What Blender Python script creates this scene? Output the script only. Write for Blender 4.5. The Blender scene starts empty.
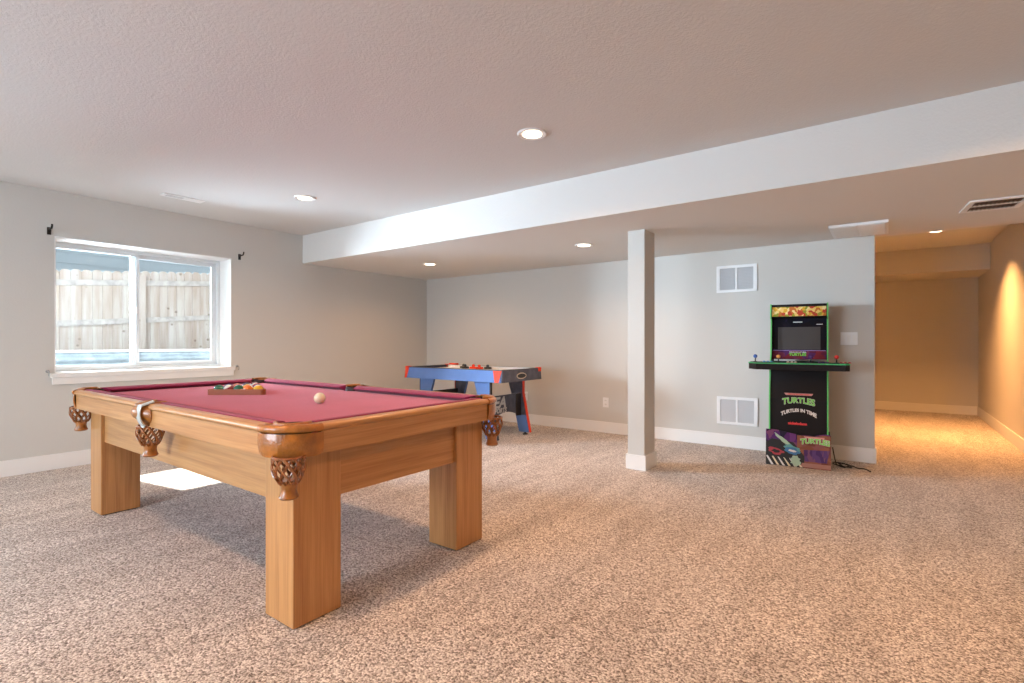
import bpy, bmesh, math, random
from mathutils import Vector, Matrix
from math import sin, cos, pi, radians, sqrt, atan2
random.seed(7)
CAN_W, SKY_W, SUN_W, YARD_FILL_W, WIN2_FILL_W, EXPOSURE = 10, .85, 17, 330, 80, 0.5
DOOR_FILL_W = 200
DAY = (.74, .88, 1.0)
scene = bpy.context.scene
col = scene.collection

# ------------------------------------------------------------------ materials
def new_mat(name):
    m = bpy.data.materials.new(name); m.use_nodes = True
    nt = m.node_tree
    return m, nt, nt.nodes['Principled BSDF']

def plain(name, c, rough=.6, metal=0., spec=.5, coat=0., sheen=0., bump=0., bscale=60., noise=0., nscale=8.):
    m, nt, b = new_mat(name)
    b.inputs['Base Color'].default_value = (*c, 1)
    b.inputs['Roughness'].default_value = rough
    b.inputs['Metallic'].default_value = metal
    b.inputs['Specular IOR Level'].default_value = spec
    b.inputs['Coat Weight'].default_value = coat
    b.inputs['Sheen Weight'].default_value = sheen
    if bump or noise:
        tc = nt.nodes.new('ShaderNodeTexCoord')
    if noise:
        n = nt.nodes.new('ShaderNodeTexNoise'); n.inputs['Scale'].default_value = nscale; n.inputs['Detail'].default_value = 4
        nt.links.new(tc.outputs['Object'], n.inputs['Vector'])
        r = nt.nodes.new('ShaderNodeValToRGB')
        r.color_ramp.elements[0].position = .3; r.color_ramp.elements[1].position = .7
        r.color_ramp.elements[0].color = (*[x*(1-noise) for x in c], 1)
        r.color_ramp.elements[1].color = (*[min(1, x*(1+noise)) for x in c], 1)
        nt.links.new(n.outputs['Fac'], r.inputs['Fac']); nt.links.new(r.outputs['Color'], b.inputs['Base Color'])
    if bump:
        n2 = nt.nodes.new('ShaderNodeTexNoise'); n2.inputs['Scale'].default_value = bscale; n2.inputs['Detail'].default_value = 3
        nt.links.new(tc.outputs['Object'], n2.inputs['Vector'])
        bp = nt.nodes.new('ShaderNodeBump'); bp.inputs['Strength'].default_value = bump; bp.inputs['Distance'].default_value = .004
        nt.links.new(n2.outputs['Fac'], bp.inputs['Height']); nt.links.new(bp.outputs['Normal'], b.inputs['Normal'])
    return m

def wood(name, axis, dark, light, rough=.34, coat=.25, scale=1.0):
    """oak veneer, grain running along axis (0,1,2)"""
    m, nt, b = new_mat(name)
    tc = nt.nodes.new('ShaderNodeTexCoord'); mp = nt.nodes.new('ShaderNodeMapping')
    s = [26*scale]*3; s[axis] = 1.1*scale; mp.inputs['Scale'].default_value = s
    nt.links.new(tc.outputs['Object'], mp.inputs['Vector'])
    n = nt.nodes.new('ShaderNodeTexNoise'); n.inputs['Scale'].default_value = 1.0; n.inputs['Detail'].default_value = 6
    n.inputs['Roughness'].default_value = .62; n.inputs['Distortion'].default_value = .5
    nt.links.new(mp.outputs['Vector'], n.inputs['Vector'])
    mp2 = nt.nodes.new('ShaderNodeMapping'); s2 = [150*scale]*3; s2[axis] = 3*scale; mp2.inputs['Scale'].default_value = s2
    nt.links.new(tc.outputs['Object'], mp2.inputs['Vector'])
    n2 = nt.nodes.new('ShaderNodeTexNoise'); n2.inputs['Scale'].default_value = 1.0; n2.inputs['Detail'].default_value = 3
    nt.links.new(mp2.outputs['Vector'], n2.inputs['Vector'])
    mx = nt.nodes.new('ShaderNodeMath'); mx.operation = 'MULTIPLY_ADD'; mx.inputs[1].default_value = .45
    nt.links.new(n2.outputs['Fac'], mx.inputs[0]); nt.links.new(n.outputs['Fac'], mx.inputs[2])
    r = nt.nodes.new('ShaderNodeValToRGB')
    r.color_ramp.elements[0].position = .50; r.color_ramp.elements[0].color = (*dark, 1)
    r.color_ramp.elements[1].position = .86; r.color_ramp.elements[1].color = (*light, 1)
    nt.links.new(mx.outputs[0], r.inputs['Fac']); nt.links.new(r.outputs['Color'], b.inputs['Base Color'])
    b.inputs['Roughness'].default_value = rough; b.inputs['Coat Weight'].default_value = coat; b.inputs['Coat Roughness'].default_value = .2
    return m

def emis(name, c, s):
    m, nt, b = new_mat(name)
    b.inputs['Base Color'].default_value = (*c, 1)
    b.inputs['Emission Color'].default_value = (*c, 1); b.inputs['Emission Strength'].default_value = s
    return m

WALLC = (.59, .575, .54)
M = {}
M['wall'] = plain('wall_paint', WALLC, .75, spec=.25, bump=.25, bscale=90)
M['beam'] = plain('ceiling_texture_paint', (.70, .685, .66), .85, spec=.15, bump=.35, bscale=75)
M['trim'] = plain('white_trim_paint', (.80, .79, .77), .4, spec=.4)
M['white'] = plain('white_enamel', (.80, .80, .80), .4)
M['vinyl'] = plain('window_vinyl', (.66, .69, .71), .35)
M['grille'] = plain('grille_grey', (.55, .55, .56), .5)
M['darkslot'] = plain('dark_slot', (.05, .04, .035), .7)
M['rust'] = plain('dark_louver', (.16, .10, .08), .6)
OD, OL = (.39, .165, .050), (.57, .285, .105)
M['oak_x'] = wood('oak_grain_long', 0, OD, OL)
M['oak_y'] = wood('oak_grain_cross', 1, OD, OL)
M['oak_z'] = wood('oak_grain_upright', 2, OD, OL)
M['rackwood'] = wood('rack_wood', 0, (.24, .055, .02), (.36, .11, .04), scale=3, coat=0, rough=.55)
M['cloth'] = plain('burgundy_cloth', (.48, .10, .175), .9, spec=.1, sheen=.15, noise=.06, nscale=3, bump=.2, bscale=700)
M['cushion'] = plain('burgundy_cushion_cloth_shaded', (.27, .02, .075), .9, spec=.12, sheen=.15, bump=.2, bscale=700)  # bed cloth darkened: shade on the rail faces is put into the colour
M['leather'] = plain('amber_leather', (.36, .125, .018), .28, coat=.5, noise=.35, nscale=22, bump=.5, bscale=120)
M['strap'] = plain('pale_grey_strap', (.50, .52, .50), .3, coat=.4)
M['net'] = plain('brown_leather_straps', (.27, .085, .02), .25, coat=.6, noise=.3, nscale=60)
M['pocket'] = plain('dark_pocket_lining', (.03, .018, .012), .6)
M['black'] = plain('black_plastic', (.012, .012, .013), .4)
M['blackmatte'] = plain('black_laminate', (.013, .010, .011), .6, spec=.2)
M['hblue'] = plain('blue_laminate', (.12, .22, .50), .6, spec=.2, noise=.08, nscale=5)
M['hgrey'] = plain('charcoal_laminate', (.10, .11, .15), .65, spec=.2, noise=.25, nscale=14)
M['hred'] = plain('red_plastic', (.72, .06, .025), .6, spec=.2)
M['hrim'] = plain('dark_rim', (.03, .03, .035), .4)
M['playwhite'] = plain('white_play_surface', (.72, .76, .80), .25)
M['silver'] = plain('silver_print', (.55, .57, .60), .4)
M['green'] = plain('green_edge_trim', (.13, .60, .16), .5)
M['deckgreen'] = plain('green_deck_trim', (.06, .45, .14), .4)
M['screen'] = plain('off_screen', (.060, .052, .050), .35, spec=.3)
M['bezel'] = None
M['txtgreen'] = plain('green_print', (.20, .68, .06), .5)
M['txtwhite'] = plain('white_print', (.75, .75, .75), .5)
M['txtpink'] = plain('pink_print', (.72, .32, .30), .5)
M['txtred'] = plain('red_print', (.70, .03, .03), .5)
M['txtdark'] = plain('outline_print', (.02, .09, .02), .5)
M['bronze'] = plain('dark_bronze', (.035, .03, .025), .35, metal=.6)
M['hook'] = plain('grey_hook', (.35, .35, .34), .4)
M['cable'] = plain('black_cable', (.012, .011, .010), .5)
M['ground'] = plain('gravel', (.12, .11, .10), .9, noise=.4, nscale=40)
M['siding'] = plain('pale_blue_siding', (.42, .50, .54), .7)
M['cue'] = plain('ivory_ball', (.80, .70, .50), .15, coat=.5)

# textured ceiling
def ceiling_mat():
    m, nt, b = new_mat('ceiling_knockdown')
    b.inputs['Base Color'].default_value = (.62, .615, .605, 1); b.inputs['Roughness'].default_value = .9
    b.inputs['Specular IOR Level'].default_value = .1
    tc = nt.nodes.new('ShaderNodeTexCoord')
    n = nt.nodes.new('ShaderNodeTexNoise'); n.inputs['Scale'].default_value = 80; n.inputs['Detail'].default_value = 4
    nt.links.new(tc.outputs['Object'], n.inputs['Vector'])
    r = nt.nodes.new('ShaderNodeValToRGB'); r.color_ramp.elements[0].position = .42; r.color_ramp.elements[1].position = .6
    nt.links.new(n.outputs['Fac'], r.inputs['Fac'])
    bp = nt.nodes.new('ShaderNodeBump'); bp.inputs['Strength'].default_value = .25; bp.inputs['Distance'].default_value = .002
    nt.links.new(r.outputs['Color'], bp.inputs['Height']); nt.links.new(bp.outputs['Normal'], b.inputs['Normal'])
    return m
M['ceiling'] = ceiling_mat()

def carpet_mat():
    m, nt, b = new_mat('cut_pile_carpet')
    L = nt.links.new
    b.inputs['Roughness'].default_value = 1; b.inputs['Specular IOR Level'].default_value = .05
    b.inputs['Sheen Weight'].default_value = .15
    tc = nt.nodes.new('ShaderNodeTexCoord')
    # tuft colour
    n = nt.nodes.new('ShaderNodeTexNoise'); n.inputs['Scale'].default_value = 120; n.inputs['Detail'].default_value = 2; n.inputs['Roughness'].default_value = .7
    L(tc.outputs['Object'], n.inputs['Vector'])
    r = nt.nodes.new('ShaderNodeValToRGB'); e = r.color_ramp.elements
    e[0].position = .36; e[0].color = (.15, .115, .095, 1)
    e[1].position = .63; e[1].color = (.86, .80, .74, 1)
    k = e.new(.49); k.color = (.49, .42, .375, 1)
    v = nt.nodes.new('ShaderNodeTexVoronoi'); v.inputs['Scale'].default_value = 125
    wob = nt.nodes.new('ShaderNodeVectorMath'); wob.operation = 'MULTIPLY_ADD'; wob.inputs[1].default_value = (.012,)*3
    L(n.outputs['Color'], wob.inputs[0]); L(tc.outputs['Object'], wob.inputs[2]); L(wob.outputs[0], v.inputs['Vector'])
    sc = nt.nodes.new('ShaderNodeSeparateColor'); L(v.outputs['Color'], sc.inputs[0])
    m1 = nt.nodes.new('ShaderNodeMath'); m1.operation = 'MULTIPLY_ADD'; m1.inputs[1].default_value = .22
    m2 = nt.nodes.new('ShaderNodeMath'); m2.operation = 'MULTIPLY'; m2.inputs[1].default_value = .78
    L(n.outputs['Fac'], m2.inputs[0]); L(sc.outputs[0], m1.inputs[0]); L(m2.outputs[0], m1.inputs[2]); L(m1.outputs[0], r.inputs['Fac'])
    # combing streaks left by the vacuum: broad, stretched bands
    mp = nt.nodes.new('ShaderNodeMapping'); mp.inputs['Rotation'].default_value = (0, 0, radians(28)); mp.inputs['Scale'].default_value = (4.5, .9, 1)
    L(tc.outputs['Object'], mp.inputs['Vector'])
    s = nt.nodes.new('ShaderNodeTexNoise'); s.inputs['Scale'].default_value = 1.3; s.inputs['Detail'].default_value = 4; s.inputs['Distortion'].default_value = .6
    L(mp.outputs['Vector'], s.inputs['Vector'])
    sr = nt.nodes.new('ShaderNodeValToRGB'); sr.color_ramp.elements[0].position = .38; sr.color_ramp.elements[1].position = .62
    sr.color_ramp.elements[0].color = (.90, .89, .88, 1); sr.color_ramp.elements[1].color = (1.08, 1.08, 1.08, 1)
    L(s.outputs['Fac'], sr.inputs['Fac'])
    mx = nt.nodes.new('ShaderNodeMix'); mx.data_type = 'RGBA'; mx.blend_type = 'MULTIPLY'; mx.inputs['Factor'].default_value = 1
    L(r.outputs['Color'], mx.inputs['A']); L(sr.outputs['Color'], mx.inputs['B'])
    L(mx.outputs['Result'], b.inputs['Base Color'])
    ad = nt.nodes.new('ShaderNodeMath'); ad.operation = 'MULTIPLY_ADD'; ad.inputs[1].default_value = -.6
    L(v.outputs['Distance'], ad.inputs[0]); L(n.outputs['Fac'], ad.inputs[2])
    bp = nt.nodes.new('ShaderNodeBump'); bp.inputs['Strength'].default_value = .5; bp.inputs['Distance'].default_value = .008
    L(ad.outputs[0], bp.inputs['Height']); L(bp.outputs['Normal'], b.inputs['Normal'])
    return m
M['carpet'] = carpet_mat()

def glass_mat():
    m, nt, b = new_mat('window_glass'); nt.nodes.remove(b)
    out = [n for n in nt.nodes if n.type == 'OUTPUT_MATERIAL'][0]
    t = nt.nodes.new('ShaderNodeBsdfTransparent'); t.inputs['Color'].default_value = (.95, .98, 1, 1)
    g = nt.nodes.new('ShaderNodeBsdfGlossy'); g.inputs['Roughness'].default_value = .03
    f = nt.nodes.new('ShaderNodeFresnel'); f.inputs['IOR'].default_value = 1.35
    mx = nt.nodes.new('ShaderNodeMixShader')
    nt.links.new(f.outputs[0], mx.inputs[0]); nt.links.new(t.outputs[0], mx.inputs[1]); nt.links.new(g.outputs[0], mx.inputs[2])
    nt.links.new(mx.outputs[0], out.inputs['Surface'])
    return m
M['glass'] = glass_mat()

def fence_mat():
    m, nt, b = new_mat('weathered_cedar')
    L = nt.links.new
    tc = nt.nodes.new('ShaderNodeTexCoord'); mp = nt.nodes.new('ShaderNodeMapping'); mp.inputs['Scale'].default_value = (9, 9, .8)
    L(tc.outputs['Object'], mp.inputs['Vector'])
    n = nt.nodes.new('ShaderNodeTexNoise'); n.inputs['Scale'].default_value = 1.6; n.inputs['Detail'].default_value = 5
    L(mp.outputs['Vector'], n.inputs['Vector'])
    r = nt.nodes.new('ShaderNodeValToRGB'); e = r.color_ramp.elements
    e[0].position = .35; e[0].color = (.33, .265, .22, 1); e[1].position = .7; e[1].color = (.46, .425, .40, 1)
    L(n.outputs['Fac'], r.inputs['Fac'])
    v = nt.nodes.new('ShaderNodeTexVoronoi'); v.inputs['Scale'].default_value = 6.5      # knots
    L(tc.outputs['Object'], v.inputs['Vector'])
    k = nt.nodes.new('ShaderNodeValToRGB'); k.color_ramp.elements[0].position = .06; k.color_ramp.elements[1].position = .16
    k.color_ramp.elements[0].color = (.30, .2, .14, 1); k.color_ramp.elements[1].color = (1, 1, 1, 1)
    L(v.outputs['Distance'], k.inputs['Fac'])
    mx = nt.nodes.new('ShaderNodeMix'); mx.data_type = 'RGBA'; mx.blend_type = 'MULTIPLY'; mx.inputs['Factor'].default_value = .8
    L(r.outputs['Color'], mx.inputs['A']); L(k.outputs['Color'], mx.inputs['B']); L(mx.outputs['Result'], b.inputs['Base Color'])
    b.inputs['Roughness'].default_value = .85
    return m
M['cedar'] = fence_mat()
M['cedar_rail'] = plain('grey_cedar_rail', (.36, .33, .31), .85, noise=.25, nscale=12)
M['well'] = plain('galvanized_well', (.20, .235, .26), .55, metal=.1, noise=.3, nscale=9)

def art_mat(name, cols, scale, rough=.35, seed=0., stretch=(1, 1, 1), edge=None):
    """generic printed artwork: irregular colour patches"""
    m, nt, b = new_mat(name)
    L = nt.links.new
    tc = nt.nodes.new('ShaderNodeTexCoord'); mp = nt.nodes.new('ShaderNodeMapping')
    mp.inputs['Location'].default_value = (seed, seed*.7, seed*1.3); mp.inputs['Scale'].default_value = stretch
    L(tc.outputs['Object'], mp.inputs['Vector'])
    w = nt.nodes.new('ShaderNodeTexNoise'); w.inputs['Scale'].default_value = scale*.6
    L(mp.outputs['Vector'], w.inputs['Vector'])
    ad = nt.nodes.new('ShaderNodeVectorMath'); ad.operation = 'MULTIPLY_ADD'; ad.inputs[1].default_value = (.05,)*3
    L(w.outputs['Color'], ad.inputs[0]); L(mp.outputs['Vector'], ad.inputs[2])
    v = nt.nodes.new('ShaderNodeTexVoronoi'); v.inputs['Scale'].default_value = scale
    L(ad.outputs[0], v.inputs['Vector'])
    sp = nt.nodes.new('ShaderNodeSeparateColor'); L(v.outputs['Color'], sp.inputs[0])
    r = nt.nodes.new('ShaderNodeValToRGB'); r.color_ramp.interpolation = 'CONSTANT'; e = r.color_ramp.elements
    N = len(cols)
    e[0].position = 0; e[0].color = (*cols[0], 1); e[1].position = 1/N; e[1].color = (*cols[1], 1)
    for i in range(2, N):
        k = e.new(i/N); k.color = (*cols[i], 1)
    L(sp.outputs[0], r.inputs['Fac']); L(r.outputs['Color'], b.inputs['Base Color'])
    b.inputs['Roughness'].default_value = max(rough, .6); b.inputs['Specular IOR Level'].default_value = .15
    return m
M['marquee'] = art_mat('marquee_artwork', [(.75, .45, .05), (.85, .62, .20), (.55, .07, .04), (.30, .35, .04), (.90, .75, .35), (.60, .18, .04)], 34, seed=2)
M['bezelart'] = art_mat('bezel_artwork', [(.004, .003, .007), (.006, .004, .012), (.014, .006, .03), (.008, .003, .005)], 9, seed=5)
M['bezellow'] = art_mat('lower_bezel_artwork', [(.13, .015, .04), (.18, .03, .07), (.09, .02, .10), (.20, .02, .03)], 22, seed=1)
M['riserpurple'] = art_mat('night_city_artwork', [(.10, .03, .16), (.16, .05, .22), (.025, .02, .05), (.20, .07, .16)], 16, seed=3, stretch=(1.6, 1, .8))
M['riserbrick'] = art_mat('brick_street_artwork', [(.24, .09, .06), (.30, .12, .08), (.18, .06, .05), (.26, .10, .10)], 20, seed=8, stretch=(1, 1, 1.6))
M['riserlower'] = art_mat('violet_street_artwork', [(.12, .06, .20), (.08, .04, .14), (.20, .09, .18)], 26, seed=6, stretch=(2.2, 1, .6))
M['teal'] = plain('teal_print', (.12, .38, .40), .4); M['skyblue'] = plain('pale_green_print', (.42, .60, .46), .4)
M['deepblue'] = plain('blue_print', (.05, .20, .42), .4)
M['maroonp'] = plain('crimson_print', (.42, .04, .06), .4); M['cream'] = plain('cream_print', (.78, .70, .52), .4)

# ------------------------------------------------------------------ mesh helpers
def box(bm, x0, x1, y0, y1, z0, z1, bev=0, seg=2):
    r = bmesh.ops.create_cube(bm, size=1)
    vs = r['verts']
    for v in vs:
        v.co = Vector(((x0+x1)/2 + v.co.x*(x1-x0), (y0+y1)/2 + v.co.y*(y1-y0), (z0+z1)/2 + v.co.z*(z1-z0)))
    if bev:
        es = list({e for v in vs for e in v.link_edges})
        bmesh.ops.bevel(bm, geom=es, offset=bev, segments=seg, affect='EDGES', profile=.6)
    return bm

def prism(bm, pts, axis, a, b, bev=0):
    """extrude polygon pts (2D) along axis from a to b. axis 0: pts=(y,z); 1: pts=(x,z); 2: pts=(x,y)"""
    def P(p, t):
        return {0: (t, p[0], p[1]), 1: (p[0], t, p[1]), 2: (p[0], p[1], t)}[axis]
    va = [bm.verts.new(P(p, a)) for p in pts]; vb = [bm.verts.new(P(p, b)) for p in pts]
    fs = [bm.faces.new(va), bm.faces.new(vb)]
    n = len(pts)
    for i in range(n):
        fs.append(bm.faces.new((va[i], va[(i+1) % n], vb[(i+1) % n], vb[i])))
    bmesh.ops.recalc_face_normals(bm, faces=fs)
    if bev:
        es = [e for e in {e for f in fs[:2] for e in f.edges}]
        bmesh.ops.bevel(bm, geom=es, offset=bev, segments=2, affect='EDGES', profile=.6)
    return bm

def tube(bm, pts, r, n=8, closed=False, flat=None):
    """round tube along pts; r number or list; flat=(fx,fy) ellipse factors"""
    pts = [Vector(p) for p in pts]; N = len(pts)
    rr = r if isinstance(r, (list, tuple)) else [r]*N
    rings = []; up = Vector((0, 0, 1)); prev = None
    for i, p in enumerate(pts):
        if closed: t = pts[(i+1) % N]-pts[i-1]
        else: t = pts[min(i+1, N-1)]-pts[max(i-1, 0)]
        t.normalize()
        if prev is None:
            a = t.cross(up)
            if a.length < 1e-3: a = t.cross(Vector((1, 0, 0)))
        else:
            a = prev - t*prev.dot(t)
        a.normalize(); prev = a; b = t.cross(a)
        fx, fy = flat or (1, 1)
        rings.append([bm.verts.new(p + a*cos(2*pi*k/n)*rr[i]*fx + b*sin(2*pi*k/n)*rr[i]*fy) for k in range(n)])
    M_ = N if closed else N-1
    fs = []
    for i in range(M_):
        A, B = rings[i], rings[(i+1) % N]
        for k in range(n):
            fs.append(bm.faces.new((A[k], A[(k+1) % n], B[(k+1) % n], B[k])))
    if not closed:
        fs.append(bm.faces.new(rings[0])); fs.append(bm.faces.new(list(reversed(rings[-1]))))
    bmesh.ops.recalc_face_normals(bm, faces=fs)
    return bm

def lathe(bm, prof, n=28, cx=0, cy=0, cap=True):
    """prof list of (r,z)"""
    rings = []
    for r, z in prof:
        rings.append([bm.verts.new((cx+r*cos(2*pi*k/n), cy+r*sin(2*pi*k/n), z)) for k in range(n)])
    fs = []
    for A, B in zip(rings, rings[1:]):
        for k in range(n):
            fs.append(bm.faces.new((A[k], A[(k+1) % n], B[(k+1) % n], B[k])))
    if cap:
        fs.append(bm.faces.new(list(reversed(rings[0])))); fs.append(bm.faces.new(rings[-1]))
    bmesh.ops.recalc_face_normals(bm, faces=fs)
    return bm

def sheet(bm, grid, thick):
    """grid of points (rows of vectors) -> solid curved plate, offset along normals"""
    R, C_ = len(grid), len(grid[0])
    def nrm(i, j):
        a = grid[min(i+1, R-1)][j]-grid[max(i-1, 0)][j]; b = grid[i][min(j+1, C_-1)]-grid[i][max(j-1, 0)]
        n = a.cross(b); n.normalize(); return n
    A = [[bm.verts.new(grid[i][j]) for j in range(C_)] for i in range(R)]
    B = [[bm.verts.new(grid[i][j]-nrm(i, j)*thick) for j in range(C_)] for i in range(R)]
    fs = []
    for i in range(R-1):
        for j in range(C_-1):
            fs.append(bm.faces.new((A[i][j], A[i+1][j], A[i+1][j+1], A[i][j+1])))
            fs.append(bm.faces.new((B[i][j], B[i][j+1], B[i+1][j+1], B[i+1][j])))
    for i in range(R-1):
        for j in (0, C_-1):
            fs.append(bm.faces.new((A[i][j], A[i+1][j], B[i+1][j], B[i][j])))
    for j in range(C_-1):
        for i in (0, R-1):
            fs.append(bm.faces.new((A[i][j], A[i][j+1], B[i][j+1], B[i][j])))
    bmesh.ops.recalc_face_normals(bm, faces=fs)
    return bm

def obj(name, bm, mat, parent=None, smooth=False, loc=None):
    me = bpy.data.meshes.new(name); bm.to_mesh(me); bm.free()
    o = bpy.data.objects.new(name, me); col.objects.link(o)
    if mat is not None: me.materials.append(mat)
    if smooth:
        me.shade_smooth()
        md = None
        try:
            me.set_sharp_from_angle(angle=radians(40))
        except Exception: pass
    if parent: o.parent = parent
    if loc is not None: o.location = loc
    return o

def BM(): return bmesh.new()
def bx(*a, **k): return box(BM(), *a, **k)

def tag(o, label=None, cat=None, group=None, kind=None):
    if label: o['label'] = label
    if cat: o['category'] = cat
    if group: o['group'] = group
    if kind: o['kind'] = kind
    return o

def thing(name, label, cat, loc=(0, 0, 0), rz=0, group=None):
    o = bpy.data.objects.new(name, None); col.objects.link(o); o.empty_display_size = .1
    o.location = loc; o.rotation_euler = (0, 0, rz)
    return tag(o, label, cat, group)

def struct(name, bm, mat, parent=None):
    o = obj(name, bm, mat, parent)
    if parent is None: o['kind'] = 'structure'
    return o

def text_mesh(name, s, size, mat, parent, M4, depth=.0012, bold=0., arch=None, space=1.0, xs=1.0, shear=0.):
    """lettering as a mesh; M4 places the local xy text plane; arch(x)->dy; centred"""
    cu = bpy.data.curves.new(name, 'FONT'); cu.body = s; cu.size = size; cu.align_x = 'CENTER'; cu.align_y = 'CENTER'
    cu.extrude = depth; cu.offset = bold; cu.space_character = space; cu.resolution_u = 3; cu.shear = shear
    t = bpy.data.objects.new(name, cu); col.objects.link(t)
    bpy.context.view_layer.update()
    dg = bpy.context.evaluated_depsgraph_get()
    me = bpy.data.meshes.new_from_object(t.evaluated_get(dg))
    col.objects.unlink(t); bpy.data.objects.remove(t)
    for v in me.vertices:
        v.co.x *= xs
        if arch: v.co.y = arch(v.co.x, v.co.y)
        v.co = M4 @ v.co
    me.materials.clear(); me.materials.append(mat)
    o = bpy.data.objects.new(name, me); col.objects.link(o); o.parent = parent
    return o

def FRONT(x, y, z):     # text read by someone looking towards +Y
    return Matrix.Translation((x, y, z)) @ Matrix.Rotation(pi/2, 4, 'X')

# ------------------------------------------------------------------ room dimensions
XL, YB, YBM, HU, HL = -5.894, 5.774, 3.635, 2.442, 2.095
XW, XH, YF, XR, YN = -.093, 1.117, 10.45, 3.3, -3.6
T = .12
WY0, WY1, WZ0, WZ1 = 1.269, 2.774, .83, 2.045       # window opening
VY0, VY1 = -2.4, -.5                                # second window, added behind the camera's left to let in fill daylight
XO = -6.25

struct('floor', bx(XO, XR+T, YN-T, YF+T, -.06, 0), M['carpet'])
struct('ceiling', bx(XO, XR+T, YN-T, YBM, HU, HU+.12), M['ceiling'])
struct('ceiling_beam', bx(XL, XR, YBM, YB+T, HL, HU+.12), M['beam'])
struct('ceiling_hall', bx(-2.2, XR+T, YB+T, YF+T, HU, HU+.12), M['ceiling'])
struct('trim_1', bx(-2.0, XH, 9.35, YF, HL, HU), M['wall'])            # dropped header at the end of the hall
b = BM()
for y0, y1, z0, z1 in ((YN-T, VY0, 0, HU+.12), (VY0, VY1, 0, WZ0), (VY0, VY1, WZ1, HU+.12), (VY1, WY0, 0, HU+.12),
                       (WY0, WY1, 0, WZ0), (WY0, WY1, WZ1, HU+.12), (WY1, YB+T, 0, HU+.12)):
    box(b, XO, XL, y0, y1, z0, z1)
struct('wall_left', b, M['wall'])
struct('wall_back', bx(XL, XW, YB, YB+T, 0, HL), M['wall'])
struct('wall_back_right', bx(XH, XR+T, YB, YB+T, 0, HL), M['wall'])
struct('wall_right', bx(XR, XR+T, YN, YB, 0, HU), M['wall'])
GX0, GX1, GZ = -4.2, -1.6, 2.06                    # patio door added behind the camera for fill daylight
b = BM(); box(b, XL, GX0, YN-T, YN, 0, HU); box(b, GX1, XR+T, YN-T, YN, 0, HU); box(b, GX0, GX1, YN-T, YN, GZ, HU)
struct('wall_front', b, M['wall'])
b = BM(); gm = (GX0+GX1)/2
for x0, x1, z0, z1 in ((GX0, GX0+.07, 0, GZ), (GX1-.07, GX1, 0, GZ), (gm-.04, gm+.04, .07, GZ-.07), (GX0+.07, GX1-.07, 0, .07), (GX0+.07, GX1-.07, GZ-.07, GZ)):
    box(b, x0, x1, YN-.09, YN-.03, z0, z1)
d1 = struct('added_door_1', b, M['vinyl'])
for x0, x1 in ((GX0+.07, gm-.04), (gm+.04, GX1-.07)):
    obj('pane', bx(x0, x1, YN-.064, YN-.058, .07, GZ-.07), M['glass'], d1)
struct('wall_hall_right', bx(XH, XH+T, YB+T, YF, 0, HU), M['wall'])
struct('wall_hall_end', bx(-2.2, XH+T, YF, YF+T, 0, HU), M['wall'])
struct('wall_hall_left', bx(-2.2, -2.0, YB+T, YF, 0, HU), M['wall'])
def baseboard(name, x0, x1, y0, y1, h=.135):
    return struct(name, bx(x0, x1, y0, y1, 0, h, bev=.004), M['trim'])
bt = .014
baseboard('baseboard_left', XL, XL+bt, YN, YB)
baseboard('baseboard_back', XL+bt, XW, YB-bt, YB)
baseboard('baseboard_back_end', XW, XW+bt, YB-bt, YB+T)
baseboard('baseboard_hall_right', XH-bt, XH, YB, YF)
baseboard('baseboard_hall_end', -2.0, XH-bt, YF-bt, YF)
baseboard('baseboard_back_right', XH, XR, YB-bt, YB)
baseboard('baseboard_right', XR-bt, XR, YN, YB-bt)
baseboard('baseboard_front', XL+bt, GX0, YN, YN+bt)
baseboard('baseboard_front_right', GX1, XR-bt, YN, YN+bt)

# support post
PX0, PX1, PY0, PY1 = -1.853, -1.699, 4.275, 4.515
post = thing('support_post', 'square greige painted support post under the ceiling beam with white base trim', 'post', ((PX0+PX1)/2, (PY0+PY1)/2, 0))
cx, cy = post.location.x, post.location.y
obj('post_shaft', bx(PX0-cx, PX1-cx, PY0-cy, PY1-cy, 0, HL, bev=.004), M['wall'], post)
b = BM()
for x0, x1, y0, y1 in ((PX0-.014, PX1+.014, PY0-.014, PY0), (PX0-.014, PX1+.014, PY1, PY1+.014), (PX0-.014, PX0, PY0, PY1), (PX1, PX1+.014, PY0, PY1)):
    box(b, x0-cx, x1-cx, y0-cy, y1-cy, 0, .128)
obj('post_baseboard', b, M['trim'], post)

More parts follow.
